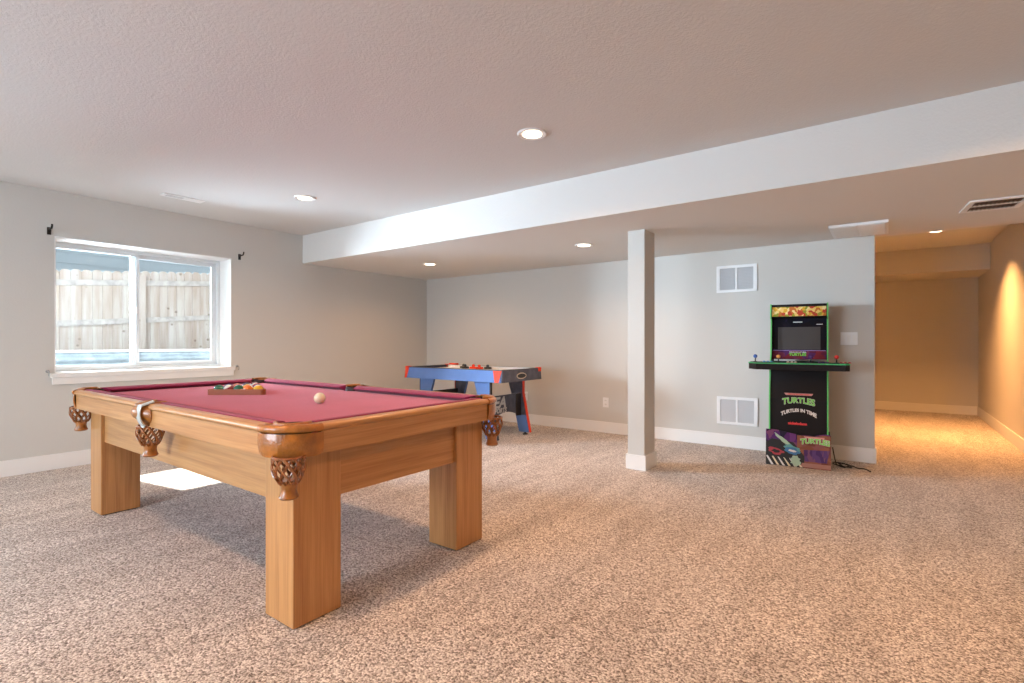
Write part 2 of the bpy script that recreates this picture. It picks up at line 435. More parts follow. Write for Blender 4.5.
# ------------------------------------------------------------------ window
def window(name, y0, y1, z0, z1, xg=-6.2):
    w = bpy.data.objects.new(name, None); col.objects.link(w); w.location = (XL, (y0+y1)/2, z0); w['kind'] = 'structure'
    oy = (y0+y1)/2; ox = XL
    H = z1-z0; W = (y1-y0)/2
    g = xg-ox
    def fr(a0, a1, c0, c1, t, d0, d1):
        b = BM()
        box(b, d0, d1, a0, a1, c0, c0+t, bev=.003); box(b, d0, d1, a0, a1, c1-t, c1, bev=.003)
        box(b, d0, d1, a0, a0+t, c0+t, c1-t, bev=.003); box(b, d0, d1, a1-t, a1, c0+t, c1-t, bev=.003)
        return b
    obj('window_frame', fr(-W, W, .0, H, .035, g-.02, g+.05), M['vinyl'], w)
    mid = -.07
    s1 = obj('window_sash', fr(-W+.035, mid+.035, .035, H-.035, .03, g+.01, g+.045), M['vinyl'], w)
    obj('pane', bx(g+.024, g+.028, -W+.06, mid+.01, .06, H-.06), M['glass'], s1)
    s2 = obj('window_sash', fr(mid-.03, W-.035, .035, H-.035, .045, g-.02, g+.009), M['vinyl'], w)
    obj('pane', bx(g-.008, g-.004, mid+.01, W-.075, .075, H-.075), M['glass'], s2)
    obj('latch', bx(g+.045, g+.062, mid-.0, mid+.02, H*.5-.03, H*.5+.03, bev=.004), M['white'], w)
    # stool and apron under the opening
    b = BM(); box(b, g+.05, .028, -W-.0, W+.0, 0, .012); box(b, 0, .03, -W-.03, W+.03, -.028, .012, bev=.004)
    obj('window_sill', b, M['trim'], w)
    obj('sill_apron', bx(0, .018, -W-.018, W+.018, -.088, -.028, bev=.003), M['trim'], w)
    # white painted returns
    b = BM(); t = .008
    box(b, g+.05, .0, -W, -W+t, .012, H); box(b, g+.05, .002, W-t, W, .012, H); box(b, g+.05, .002, -W+t, W-t, H-t, H)
    obj('window_casing', b, M['trim'], w)
    return w
window('window_1', WY0, WY1, WZ0, WZ1)
window('added_window_2', VY0, VY1, WZ0, WZ1)  # out of view, added to carry a fill lamp

# curtain hardware left on the wall
def bracket(y, z, label):
    t = thing('curtain_rod_bracket', label, 'bracket', (XL, y, z), 0, 'empty curtain rod brackets above the window')
    obj('mounting_plate', bx(0, .008, -.014, .014, -.045, .02, bev=.003), M['bronze'], t)
    b = BM(); tube(b, [(.006, 0, 0), (.05, .0, .0), (.085, 0, .002), (.098, 0, .018), (.10, 0, .035)], .0075, 8)
    obj('arm', b, M['bronze'], t, smooth=True)
bracket(1.232, 2.095, 'dark metal curtain rod bracket above the left corner of the window')
bracket(2.86, 2.085, 'dark metal curtain rod bracket above the right corner of the window')
def holdback(y, z, label):
    t = thing('curtain_hook', label, 'hook', (XL, y, z), 0, 'small curtain hooks beside the window sill')
    b = BM(); lathe(b, [(.014, 0), (.014, .005), (.006, .007)], 14)
    bmesh.ops.rotate(b, verts=b.verts, cent=(0, 0, 0), matrix=Matrix.Rotation(pi/2, 3, 'Y'))
    obj('rosette', b, M['hook'], t)
    b = BM(); tube(b, [(.005, 0, 0), (.035, 0, 0), (.045, 0, -.012), (.045, 0, -.03), (.035, 0, -.038)], .004, 8)
    obj('hook', b, M['hook'], t, smooth=True)
holdback(1.222, .86, 'small grey curtain hook beside the left end of the window sill')
holdback(2.835, .845, 'small grey curtain hook beside the right end of the window sill')

# ------------------------------------------------------------------ outside the window
struct('exterior_ground', bx(-16, -8.05, -8, 14, .55, .8), M['ground'])
struct('exterior_ground_near', bx(-8.05, XO-.02, -8, .55, .55, .8), M['ground'])
struct('exterior_ground_far', bx(-8.05, XO-.02, 3.75, 14, .55, .8), M['ground'])
struct('exterior_well_bottom', bx(-8.05, XO-.02, .55, 3.75, .2, .3), M['ground'])
# corrugated window well
b = BM()
prof = []
for k in range(61):
    z = .3 + k*(.70/60); prof.append((z, .018*sin(k*2*pi/10)))
path = []
for i in range(33):
    a = pi/2 + pi*i/32
    path.append((-6.5 + 1.0*cos(a)*1.0, 2.15+1.45*sin(a), cos(a), sin(a)))
path = [(-6.26, path[0][1], 0, 1)]+path+[(-6.26, path[-1][1], 0, -1)]
grid = [[Vector((px-nx*d, py-ny*d, z)) for (z, d) in prof] for (px, py, nx, ny) in path]
sheet(b, grid, .004)
well = thing('window_well', 'corrugated grey metal window well curving outside the basement window', 'window well', (-6.5, 2.15, .3))
o = obj('corrugated_wall', b, M['well'], well, smooth=True); o.matrix_parent_inverse = Matrix.Translation(-well.location)
b = BM(); tube(b, [(p[0], p[1], 1.005) for p in path], .014, 8)
o = obj('rolled_rim', b, plain('pale_rim', (.75, .77, .78), .4), well, smooth=True); o.matrix_parent_inverse = Matrix.Translation(-well.location)

# cedar fence
fence = thing('picket_fence', 'weathered cedar privacy fence with dog-eared boards beyond the window', 'fence', (-8.6, 2.5, .8))
FX = -8.6
def picket(y, h, w=.108):
    c = .03
    pts = [(y-w/2, -.0), (y+w/2, -.0), (y+w/2, h-c), (y+w/2-c, h), (y-w/2+c, h), (y-w/2, h-c)]
    return prism(BM(), pts, 0, -.035, -.018, bev=0)
for k in range(82):
    y = -3.8 + k*.112 + .016
    h = 2.055-.8 + .08*(y+2.5-1.9) + random.uniform(-.010, .010)
    obj('picket', picket(y, h), M['cedar'], fence)
for z0, z1 in ((1.045, 0), (.515, 0)):
    b = BM()
    b = prism(b, [(-3.85, z0-.258), (5.35, z0+.47), (5.35, z0+.545), (-3.85, z0-.183)], 0, -.017, .02)
    obj('rail', b, M['cedar_rail'], fence)
obj('fence_post', bx(-.017, .07, .24, .33, 0, 1.26), M['cedar'], fence)
obj('fence_post', bx(-.017, .07, -2.5, -2.41, 0, 1.22), M['cedar'], fence)
obj('fence_post', bx(-.017, .07, 2.5, 2.59, 0, 1.25), M['cedar'], fence)

# neighbour's house: lap siding
hs = thing('neighbouring_house', 'pale blue-grey lap-sided house wall rising behind the cedar fence', 'house', (-12.5, 3, .8))
b = BM()
for k in range(16):
    z = k*.2
    prism(b, [(-.02, z), (.02, z), (.004, z+.205), (-.02, z+.205)], 1, -9, 9)
obj('siding', b, M['siding'], hs)
obj('fascia', bx(-.3, .35, -9.2, 9.2, 3.2, 3.36), M['vinyl'], hs)
b = BM(); prism(b, [(.45, 3.36), (-3, 4.4), (-6.4, 3.36)], 1, -9.2, 9.2)
obj('roof', b, M['cedar_rail'], hs)

# ------------------------------------------------------------------ pool table
TX, TY = -3.059, 1.675
HXt, HYt = 1.308, .675            # half outer size
ZT = .806                          # top of rail
ZB = .774                          # bed
table = thing('pool_table', 'oak pool table with burgundy cloth and leather drop pockets', 'pool table', (TX, TY, 0))
LX, LY = 1.208, .573               # outer faces of the legs
lw, ld = .205, .215
for sx in (-1, 1):
    for sy in (-1, 1):
        x0, x1 = sorted((sx*LX, sx*(LX-lw))); y0, y1 = sorted((sy*LY, sy*(LY-ld)))
        L_ = obj('leg', bx(x0, x1, y0, y1, .006, .6895, bev=.004), M['oak_z'], table)
        obj('foot_pad', bx(x0+.012, x1-.012, y0+.012, y1-.012, 0, .008), M['black'], L_)
# aprons between the legs
az0, az1 = .473, .6895
for sy in (-1, 1):
    y0, y1 = sorted((sy*(LY-.018), sy*(LY-.043)))
    obj('side_apron', bx(-LX+lw+.0005, LX-lw-.0005, y0, y1, az0, az1, bev=.003), M['oak_x'], table)
for sx in (-1, 1):
    x0, x1 = sorted((sx*(LX-.018), sx*(LX-.043)))
    obj('end_apron', bx(x0, x1, -LY+ld+.0005, LY-ld-.0005, az0, az1, bev=.003), M['oak_y'], table)

# slate + cloth: outline with notches for pockets
RC, RS = .060, .058
cornerc = (HXt-.105, HYt-.105)     # pocket hole centres
sidec = HYt-.075
bedx, bedy = HXt-.12, HYt-.12
def bed_outline():
    pts = []
    # go counter-clockwise starting at bottom-left corner notch, each notch an arc bulging inward
    def arc(cx, cy, r, a0, a1, n=10):
        for i in range(n+1):
            a = a0+(a1-a0)*i/n
            pts.append((cx+r*cos(a), cy+r*sin(a)))
    c = cornerc; r = .07
    arc(-c[0], -c[1], r, radians(100), radians(-10))
    arc(0, -sidec, RS+.004, radians(172), radians(8))
    arc(c[0], -c[1], r, radians(190), radians(80))
    arc(c[0], c[1], r, radians(280), radians(170))
    arc(0, sidec, RS+.004, radians(-8), radians(-172))
    arc(-c[0], c[1], r, radians(10), radians(-100))
    return pts
b = BM()
prism(b, bed_outline(), 2, ZB-.03, ZB)
obj('playing_surface', b, M['cloth'], table)

# rails. local coords: u outward from table centre, z up.
nose = [(-.085, ZT-.004), (-.085, ZT-.03), (-.012, ZT-.03), (-.004, ZT-.026), (0, ZT-.019), (0, ZT-.013), (-.004, ZT-.007), (-.014, ZT-.001), (-.03, ZT)]
fascia = [(-.032, .690), (-.010, .690), (-.010, ZT-.03), (-.032, ZT-.03)]
cush = [(-.055, ZT+.001), (-.066, ZT+.0035), (-.088, ZT+.002), (-.128, ZT-.006), (-.133, ZT-.012), (-.122, ZT-.019), (-.10, ZB+.0005), (-.0852, ZB+.0005), (-.0852, ZT-.0038), (-.055, ZT-.0025)]
cc = .165        # length cut off each corner
sg = .062        # half gap at the side pocket
def extr(profile, sx, sy, a, b_, axis, shrink0=0, shrink1=0):
    """profile u -> perpendicular coordinate; axis 'x': rail runs along x at side sy. Mitred ends for cushions."""
    bm = BM()
    def P(u, z, t):
        if axis == 'x': return (t, sy*(HYt+u), z)
        return (sx*(HXt+u), t, z)
    va, vb = [], []
    for u, z in profile:
        k = max(0, (-u-.085))/.048      # taper of the nose
        va.append(bm.verts.new(P(u, z, a+shrink0*k))); vb.append(bm.verts.new(P(u, z, b_-shrink1*k)))
    n = len(profile); fs = [bm.faces.new(va), bm.faces.new(vb)]
    for i in range(n):
        fs.append(bm.faces.new((va[i], va[(i+1) % n], vb[(i+1) % n], vb[i])))
    bmesh.ops.recalc_face_normals(bm, faces=fs)
    return bm
def rail(sx, sy, a, b_, axis, s0, s1):
    mat = M['oak_x'] if axis == 'x' else M['oak_y']
    r = obj('rail', extr(nose, sx, sy, a, b_, axis), mat, table, smooth=True)
    obj('rail_fascia', extr(fascia, sx, sy, a, b_, axis), mat, r)
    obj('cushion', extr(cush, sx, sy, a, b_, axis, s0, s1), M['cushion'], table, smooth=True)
for sy in (-1, 1):
    rail(0, sy, -HXt+cc, -sg, 'x', .045, .02)
    rail(0, sy, sg, HXt-cc, 'x', .02, .045)
for sx in (-1, 1):
    rail(sx, 0, -HYt+cc, HYt-cc, 'y', .045, .045)

# leather pockets -------------------------------------------------
def basket(R=.056, top=.695, bot=.600):
    """woven strap basket; local origin at pocket centre on plan"""
    bm = BM()
    def rad(t):   # t 0 top ..1 bottom
        return R*(1.0+.10*sin(pi*t*.9))*(1-.48*t**2.2)
    N = 10
    for s in (-1, 1):
        for k in range(N):
            pts = []
            for i in range(15):
                t = i/14; a = 2*pi*k/N + s*t*1.15 + (.12 if s > 0 else 0)
                r = rad(t) + (.0022 if s > 0 else -.0005)
                pts.append((r*cos(a), r*sin(a), top+(bot-top)*t))
            tube(bm, pts, .0052, 6, flat=(.55, 1.15))
    tube(bm, [(R*1.02*cos(2*pi*i/24), R*1.02*sin(2*pi*i/24), top) for i in range(24)], .005, 6, closed=True)
    return bm
def basket_tip(bot=.600, R=.029):
    bm = BM()
    lathe(bm, [(R*1.05, bot+.014), (R*1.08, bot), (R*.98, bot-.012), (R*.93, bot-.022), (R*1.0, bot-.034), (R*1.22, bot-.050), (R*1.0, bot-.057), (R*.3, bot-.058)], 20)
    return bm
def liner(R, z0=.690, z1=ZT-.006):
    bm = BM(); lathe(bm, [(R, z0), (R*1.02, (z0+z1)/2), (R, z1), (R+.006, z1), (R+.008, (z0+z1)/2), (R+.006, z0)], 24, cap=False)
    return bm

# corner pocket, local frame: corner of the table is at +x+y; origin at table plan corner
def corner_shield():
    # vertical plate bulging across the cut corner, from (-cc,0) to (0,-cc)
    grid = []
    NA = 18
    for i in range(NA+1):
        t = i/NA; a = t*pi/2
        row = []
        # superellipse-ish bulge
        e = 1.02
        cxx, cyy = -cc, -cc
        px = cxx + (cc+.004)*abs(cos(a))**e; py = cyy + (cc+.004)*abs(sin(a))**e
        k = max(0, (abs(t-.5)-.36)/.14)
        for j in range(9):
            s = j/8
            z = ZT-.032 - s*(.090 - .012*k*k)
            fl = .004*sin(pi*s) - .010*s*s
            dx, dy = cos(a)*.5+.35, sin(a)*.5+.35
            row.append(Vector((px+dx*fl-.003, py+dy*fl-.003, z)))
        grid.append(row)
    bm = BM(); sheet(bm, grid, -.006)
    return bm
def corner_rim():
    bm = BM(); pts = []
    e = 1.02
    for i in range(19):
        a = i/18*pi/2
        pts.append((-cc+(cc-.010)*abs(cos(a))**e, -cc+(cc-.010)*abs(sin(a))**e, ZT-.014))
    tube(bm, pts, .017, 10, flat=(1.05, .98))
    # flat leather between the rim and the hole
    outer = [(p[0], p[1]) for p in pts]; inner = []
    for i in range(19):
        a = -pi*.24 + i/18*(pi*.98)
        inner.append((-.105+.064*cos(a), -.105+.064*sin(a)))
    vo = [bm.verts.new((x, y, ZT-.002)) for x, y in outer]; vi = [bm.verts.new((x, y, ZT-.004)) for x, y in inner]
    vo2 = [bm.verts.new((x, y, ZT-.02)) for x, y in outer]; vi2 = [bm.verts.new((x, y, ZT-.02)) for x, y in inner]
    fs = []
    for i in range(18):
        fs.append(bm.faces.new((vo[i], vo[i+1], vi[i+1], vi[i]))); fs.append(bm.faces.new((vo2[i], vi2[i], vi2[i+1], vo2[i+1])))
        fs.append(bm.faces.new((vi[i], vi[i+1], vi2[i+1], vi2[i])))
    bmesh.ops.recalc_face_normals(bm, faces=fs)
    tube(bm, [(x, y, ZT+.001) for x, y in inner], .008, 8)
    return bm
sh_me = corner_shield(); ri_me = corner_rim()
def link_mesh(name, me, parent, loc, rz, label=None):
    o = bpy.data.objects.new(name, me); col.objects.link(o); o.parent = parent; o.location = loc; o.rotation_euler = (0, 0, rz)
    if label: o['label'] = label
    return o
def tomesh(name, bm, mat, smooth=True):
    me = bpy.data.meshes.new(name); bm.to_mesh(me); bm.free(); me.materials.append(mat)
    if smooth:
        me.shade_smooth()
        try: me.set_sharp_from_angle(angle=radians(50))
        except Exception: pass
    return me
me_sh = tomesh('corner_shield', sh_me, M['leather']); me_ri = tomesh('corner_rim', ri_me, M['leather'])
me_ba = tomesh('pocket_basket', basket(.056, .690, .588), M['net']); me_ti = tomesh('basket_tip', basket_tip(.588, .030), M['leather'])
me_li = tomesh('pocket_liner', liner(.06), M['pocket'])
for sx, sy, rz in ((1, 1, 0), (-1, 1, pi/2), (-1, -1, pi), (1, -1, -pi/2)):
    p = link_mesh('corner_pocket', me_sh, table, (sx*HXt, sy*HYt, 0), rz)
    link_mesh('pocket_rim', me_ri, p, (0, 0, 0), 0)
    link_mesh('pocket_liner', me_li, p, (-.105, -.105, 0), 0)
    link_mesh('pocket_basket', me_ba, p, (-.062, -.062, 0), 0, 'open woven leather strap basket')
    link_mesh('basket_tip', me_ti, p, (-.062, -.062, 0), 0)

# side pocket: local frame, outward = +y, origin on the outer rail line
def side_shield():
    grid = []
    for i in range(17):
        a = -1.25 + 2.5*i/16
        row = []
        for j in range(13):
            s = j/12
            z = ZT-.008 - s*.108
            w = .098*sqrt(max(.06, 1-((s-.42)/.62)**2))
            d = .010 + .048*cos(a)*(sin(pi*min(1, s*1.15+.12))**.7 if s*1.15+.12 < 1 else .0) 
            row.append(Vector((w*sin(a)/sin(1.25), -.012+d*max(.25, cos(a)), z)))
        grid.append(row)
    bm = BM(); sheet(bm, grid, .005); return bm
def side_rim():
    bm = BM(); pts = []
    for i in range(21):
        a = -.15 + i/20*(pi+.3)
        pts.append((.058*cos(a), -.075+.066*sin(a)*(1.25 if sin(a) > 0 else 1), ZT-.001))
    tube(bm, pts, .010, 10)
    tube(bm, [(-.03+.06*i/8, .004+.013*sin(pi*i/8), ZT-.010) for i in range(9)], .015, 10)
    return bm
me_ss = tomesh('side_shield', side_shield(), M['leather']); me_sr = tomesh('side_rim', side_rim(), M['leather'])
me_ls = tomesh('side_liner', liner(.054), M['pocket'])
for sy, rz in ((-1, pi), (1, 0)):
    p = link_mesh('side_pocket', me_ss, table, (0, sy*HYt, 0), rz)
    link_mesh('pocket_rim', me_sr, p, (0, 0, 0), 0)
    link_mesh('pocket_liner', me_ls, p, (0, -.062, 0), 0)
    b = BM()
    g = []
    for k in range(17):
        t = k/16; z = ZT+.012-.13*t; yy = .016+.016*sin(pi*min(1, t*1.12))**.6 if t < .89 else .012
        if t < .12: yy = -.03+.05*t/.12
        g.append([Vector((xx, yy, z-.006*(abs(xx)/.024)**2*(1 if t < .5 else -1))) for xx in (-.024, -.015, 0, .015, .024)])
    sheet(b, g, .004)
    bmesh.ops.translate(b, verts=b.verts, vec=(sy*.048, 0, 0))
    obj('pocket_strap', b, M['strap'], p, smooth=True)['label'] = 'pale grey strap'
    link_mesh('pocket_basket', me_ba, p, (0, -.035, 0), 0, 'open woven leather strap basket')
    link_mesh('basket_tip', me_ti, p, (0, -.035, 0), 0)

# ------------------------------------------------------------------ balls and rack
def sphere(r, n=24):
    bm = BM(); bmesh.ops.create_uvsphere(bm, u_segments=n, v_segments=n//2, radius=r); return bm
cue = obj('cue_ball', sphere(.0315), M['cue'], smooth=True, loc=(-2.545, 1.673, ZB+.0315))
tag(cue, 'ivory white cue ball alone on the burgundy cloth', 'ball')

def ball_mat(name, c, stripe):
    m, nt, b = new_mat(name)
    b.inputs['Roughness'].default_value = .12; b.inputs['Coat Weight'].default_value = .5
    if not stripe:
        b.inputs['Base Color'].default_value = (*c, 1)
    else:
        tc = nt.nodes.new('ShaderNodeTexCoord'); s = nt.nodes.new('ShaderNodeSeparateXYZ'); nt.links.new(tc.outputs['Object'], s.inputs[0])
        a = nt.nodes.new('ShaderNodeMath'); a.operation = 'ABSOLUTE'; nt.links.new(s.outputs['Z'], a.inputs[0])
        g = nt.nodes.new('ShaderNodeMath'); g.operation = 'LESS_THAN'; g.inputs[1].default_value = .018; nt.links.new(a.outputs[0], g.inputs[0])
        mx = nt.nodes.new('ShaderNodeMix'); mx.data_type = 'RGBA'
        mx.inputs['A'].default_value = (.78, .74, .66, 1); mx.inputs['B'].default_value = (*c, 1)
        nt.links.new(g.outputs[0], mx.inputs['Factor']); nt.links.new(mx.outputs['Result'], b.inputs['Base Color'])
    return m
BC = {'yellow': (.80, .50, .04), 'blue': (.02, .05, .35), 'red': (.62, .03, .02), 'purple': (.12, .02, .18), 'orange': (.78, .20, .03),
      'green': (.01, .13, .07), 'maroon': (.26, .02, .03), 'black': (.01, .01, .01)}
br = .0295
# rack: front side from A to B, apex C away from the camera
A = Vector((-3.560, 1.525)); B = Vector((-3.560+.366*.80, 1.525+.366*.60))
dAB = (B-A).normalized(); nAB = Vector((-dAB.y, dAB.x)); side = (B-A).length
ctr = A + dAB*side/2 + nAB*side*.2887
rack = thing('ball_rack', 'wooden triangle rack full of balls on the burgundy cloth', 'rack', (ctr.x, ctr.y, ZB), atan2(dAB.y, dAB.x))
def tri(inr, rc, n=6):
    """rounded triangle, inradius inr, corner rounding rc"""
    pts = []
    for k in range(3):
        a = -pi/2 + 2*pi/3*k + pi/3          # corner directions
        R = 2*(inr-rc)
        cx, cy = R*cos(a), R*sin(a)
        for i in range(n+1):
            t = a - pi/3 + 2*pi/3*i/n
            pts.append((cx+rc*cos(t), cy+rc*sin(t)))
    return pts
def ring(bm, outer, inner, z0, z1):
    n = len(outer)
    V = [[bm.verts.new((p[0], p[1], z)) for p in q] for q, z in ((outer, z0), (outer, z1), (inner, z1), (inner, z0))]
    fs = []
    for a in range(4):
        P_, Q = V[a], V[(a+1) % 4]
        for i in range(n): fs.append(bm.faces.new((P_[i], P_[(i+1) % n], Q[(i+1) % n], Q[i])))
    bmesh.ops.recalc_face_normals(bm, faces=fs)
br = .0318
inr_in = br*(1+4/sqrt(3)*1.0)+.0015   # 5 rows: inradius of centre triangle (4*2r side)= 4*2r/(2*sqrt3)
inr_in = 8*br/(2*sqrt(3)) + br + .001
b = BM(); ring(b, tri(inr_in+.011, .024), tri(inr_in, .016), 0, .036)
bmesh.ops.bevel(b, geom=[e for e in b.edges if abs(e.verts[0].co.z-e.verts[1].co.z) < 1e-6 and abs(abs(e.verts[0].co.z)-.036) < 1e-6], offset=.002, segments=1, affect='EDGES')
obj('rack_frame', b, M['rackwood'], rack)
order = [('green', 0), ('maroon', 1), ('green', 1), ('orange', 1), ('yellow', 1),
         ('blue', 0), ('red', 0), ('yellow', 0), ('purple', 1), ('orange', 0), ('black', 0), ('red', 1), ('purple', 0), ('blue', 1), ('maroon', 0)]
idx = 0
R2 = Matrix.Rotation(rack.rotation_euler.z, 2)
for row in range(5):
    for k in range(5-row):
        lx = (k-(4-row)/2)*2*br; ly = -8*br/(2*sqrt(3)) + row*sqrt(3)*br
        w = R2 @ Vector((lx, ly))
        c, st = order[idx]; idx += 1
        o = obj('pool_ball', sphere(br), ball_mat('ball_%s_%s' % (c, 'stripe' if st else 'solid'), BC[c], st), smooth=True,
                loc=(ctr.x+w.x, ctr.y+w.y, ZB+br))
        o.rotation_euler = (random.uniform(-.9, .9), random.uniform(-.9, .9), random.uniform(0, 3))
        rows = ['front', 'second', 'middle', 'fourth', 'rear']
        tag(o, ('white pool ball with a %s stripe' % c if st else 'solid %s pool ball' % c) + ' in the %s row of the triangle rack' % rows[row], 'ball', 'pool balls in the wooden rack')

# ------------------------------------------------------------------ air hockey table
hx0, hx1, hy0, hy1, hz0, hz1 = -4.865, -3.345, 4.39, 5.18, .671, .800
HXc, HYc = (hx0+hx1)/2, (hy0+hy1)/2
hk = thing('air_hockey_table', 'blue and charcoal air hockey table with splayed legs against the rear wall', 'air hockey table', (HXc, HYc, 0))
X0, X1, Y0, Y1 = hx0-HXc, hx1-HXc, hy0-HYc, hy1-HYc
# side panels, slightly sloped in at the top
b = BM(); prism(b, [(Y0+.0, hz0), (Y0+.03, hz0), (Y0+.045, hz1), (Y0+.018, hz1)], 0, X0+.012, X1-.012)
cabp = obj('side_panel', b, M['hblue'], hk)
b = BM(); prism(b, [(Y1-.0, hz0), (Y1-.03, hz0), (Y1-.045, hz1), (Y1-.018, hz1)], 0, X0+.012, X1-.012)
obj('side_panel', b, M['hblue'], hk)
for s in (-1, 1):
    xa, xb = (X1-.03, X1) if s > 0 else (X0, X0+.03)
    b = BM()
    o = [(Y0+.0, hz0), (Y1, hz0), (Y1-.018, hz1), (Y0+.018, hz1)]
    prism(b, o, 0, xa, xb, bev=.003)
    e_ = obj('end_panel', b, M['hgrey'], hk)
    # goal return opening
    gx = X1+.0005 if s > 0 else X0-.0005
    b = BM(); tube(b, [(gx, -.025+.088*cos(t), .732+.030*sin(t)) for t in [2*pi*i/24 for i in range(24)]], .0065, 8, closed=True)
    obj('return_ring', b, plain('beige_ring', (.55, .48, .40), .5), e_, smooth=True)
    b = BM(); prism(b, [(-.025+.086*cos(2*pi*i/24), .732+.029*sin(2*pi*i/24)) for i in range(24)], 0, min(gx, gx+s*.003), max(gx, gx+s*.003))
    obj('return_slot', b, M['black'], e_)
# red wedges at the corners of the long panels
for sx in (-1, 1):
    for sy in (-1, 1):
        xe = X1-.012 if sx > 0 else X0+.012
        yo = (Y0 if sy < 0 else Y1)
        w = .12 if sx > 0 else .05
        pts = [(xe-.03, hz0), (xe-.085, hz0), (xe-w, hz1), (xe, hz1)] if sx > 0 else [(xe-.014, hz0), (xe+.02, hz0), (xe+.05, hz1), (xe-.014, hz1)]
        bm = BM()
        fs = []
        va = [bm.verts.new((p[0], yo - sy*(.018*(p[1]-hz0)/(hz1-hz0)) + sy*.003, p[1])) for p in pts]
        vb = [bm.verts.new((p[0], yo - sy*(.018*(p[1]-hz0)/(hz1-hz0)) - sy*.004, p[1])) for p in pts]
        fs = [bm.faces.new(va), bm.faces.new(vb)]+[bm.faces.new((va[i], va[(i+1) % 4], vb[(i+1) % 4], vb[i])) for i in range(4)]
        bmesh.ops.recalc_face_normals(bm, faces=fs)
        obj('corner_wedge', bm, M['hred'], hk)
# top rim, red corner pads, playfield, black play rail line
b = BM()
for x0, x1, y0, y1 in ((X0+.014, X1-.014, Y0+.015, Y0+.06), (X0+.014, X1-.014, Y1-.06, Y1-.015), (X0+.003, X0+.06, Y0+.06, Y1-.06), (X1-.06, X1-.003, Y0+.06, Y1-.06)):
    box(b, x0, x1, y0, y1, hz1, hz1+.008, bev=.002)
obj('top_rim', b, M['hrim'], hk)
for sx in (-1, 1):
    for sy in (-1, 1):
        if (sx, sy) == (1, -1): continue
        x0, x1 = sorted((sx*(X1+.004), sx*(X1-.045))); y0, y1 = sorted((sy*(Y1-.010), sy*(Y1-.075)))
        obj('corner_pad', bx(x0, x1, y0, y1, hz1-.035, hz1+.014, bev=.006), M['hred'], hk)
b = BM(); box(b, X0+.03, X1-.03, Y0+.05, Y1-.05, hz1-.035, hz1-.022)
obj('playfield', b, M['playwhite'], hk)
b = BM()
for x0, x1, y0, y1 in ((X0+.06, X1-.06, Y0+.06, Y0+.075), (X0+.06, X1-.06, Y1-.075, Y1-.06)):
    box(b, x0, x1, y0, y1, hz1-.022, hz1+.006)
obj('playfield_rail', b, M['playwhite'], hk)
# legs: boards in the x-z plane, splayed outwards
def leg_pts(sx, top0, top1, bot0, bot1, zb=.03):
    return [(sx*top0, hz0), (sx*top1, hz0), (sx*bot1, zb), (sx*bot0, zb)]
for sx in (-1, 1):
    for sy in (-1, 1):
        yo = sy*(Y1-.06); y0, y1 = sorted((yo, yo-sy*.034))
        pts = [(sx*(X1-.44), hz0), (sx*(X1-.215), hz0), (sx*(X1-.215), .50), (sx*(X1-.115), .03), (sx*(X1-.265), .03), (sx*(X1-.385), .50)]
        b = BM(); prism(b, pts, 1, y0, y1)
        far = (sy > 0)
        L_ = obj('leg', b, M['hblue'], hk)
        # charcoal upper facing on the inner side, red edge strip on the outside edge
        if far:
            yy = yo-sy*.0345
            b = BM(); prism(b, [(sx*(X1-.438), hz0-.001), (sx*(X1-.217), hz0-.001), (sx*(X1-.217), .50), (sx*(X1-.160), .235), (sx*(X1-.315), .235), (sx*(X1-.383), .50)], 1, yy-.002, yy+.001)
            obj('leg_facing', b, M['hgrey'], L_)
        b = BM()
        e = [(sx*(X1-.215), hz0), (sx*(X1-.215), .50), (sx*(X1-.115), .03)]
        for (xa, za), (xb, zb) in zip(e, e[1:]):
            prism(b, [(xa, za), (xa+sx*.010, za), (xb+sx*.010, zb), (xb, zb)], 1, y0-.002, y1+.002)
        obj('edge_strip', b, M['hrim'] if not far else M['hred'], L_)
        b = BM(); lathe(b, [(.032, 0), (.032, .010), (.014, .018), (.012, .032)], 16, cx=sx*(X1-.185), cy=(y0+y1)/2)
        obj('leveling_foot', b, M['black'], L_, smooth=True)
    # end cross panel with arched lower edge
    px = sx*(X1-.245)
    NP = 12; ya, yb = -(Y1-.095), (Y1-.095)
    low = []
    for i in range(NP+1):
        t = i/NP; y = yb+(ya-yb)*t
        low.append((y, .225+.075*sin(pi*t)))
    pts = [(ya, .50), (yb, .50)]+low
    b = BM(); prism(b, pts, 0, px-.012, px+.012)
    p = obj('end_brace', b, M['hgrey'] if sx > 0 else M['black'], hk)
    if sx > 0:
        def SIDE(y, z): return Matrix.Translation((px+.013, y, z)) @ Matrix.Rotation(pi/2, 4, 'Z') @ Matrix.Rotation(pi/2, 4, 'X')
        text_mesh('printed_logo', 'EA', .17, M['silver'], p, SIDE(-.13, .415), bold=.006, shear=.25, xs=1.15)
        text_mesh('printed_logo', 'SPORTS', .075, M['silver'], p, SIDE(-.13, .325), bold=.003, shear=.25, xs=1.0)
        obj('brace_end_wrap', bx(px+.012, px+.016, yb-.11, yb, .235, .495), M['black'], p)  # black wrapped end of the panel
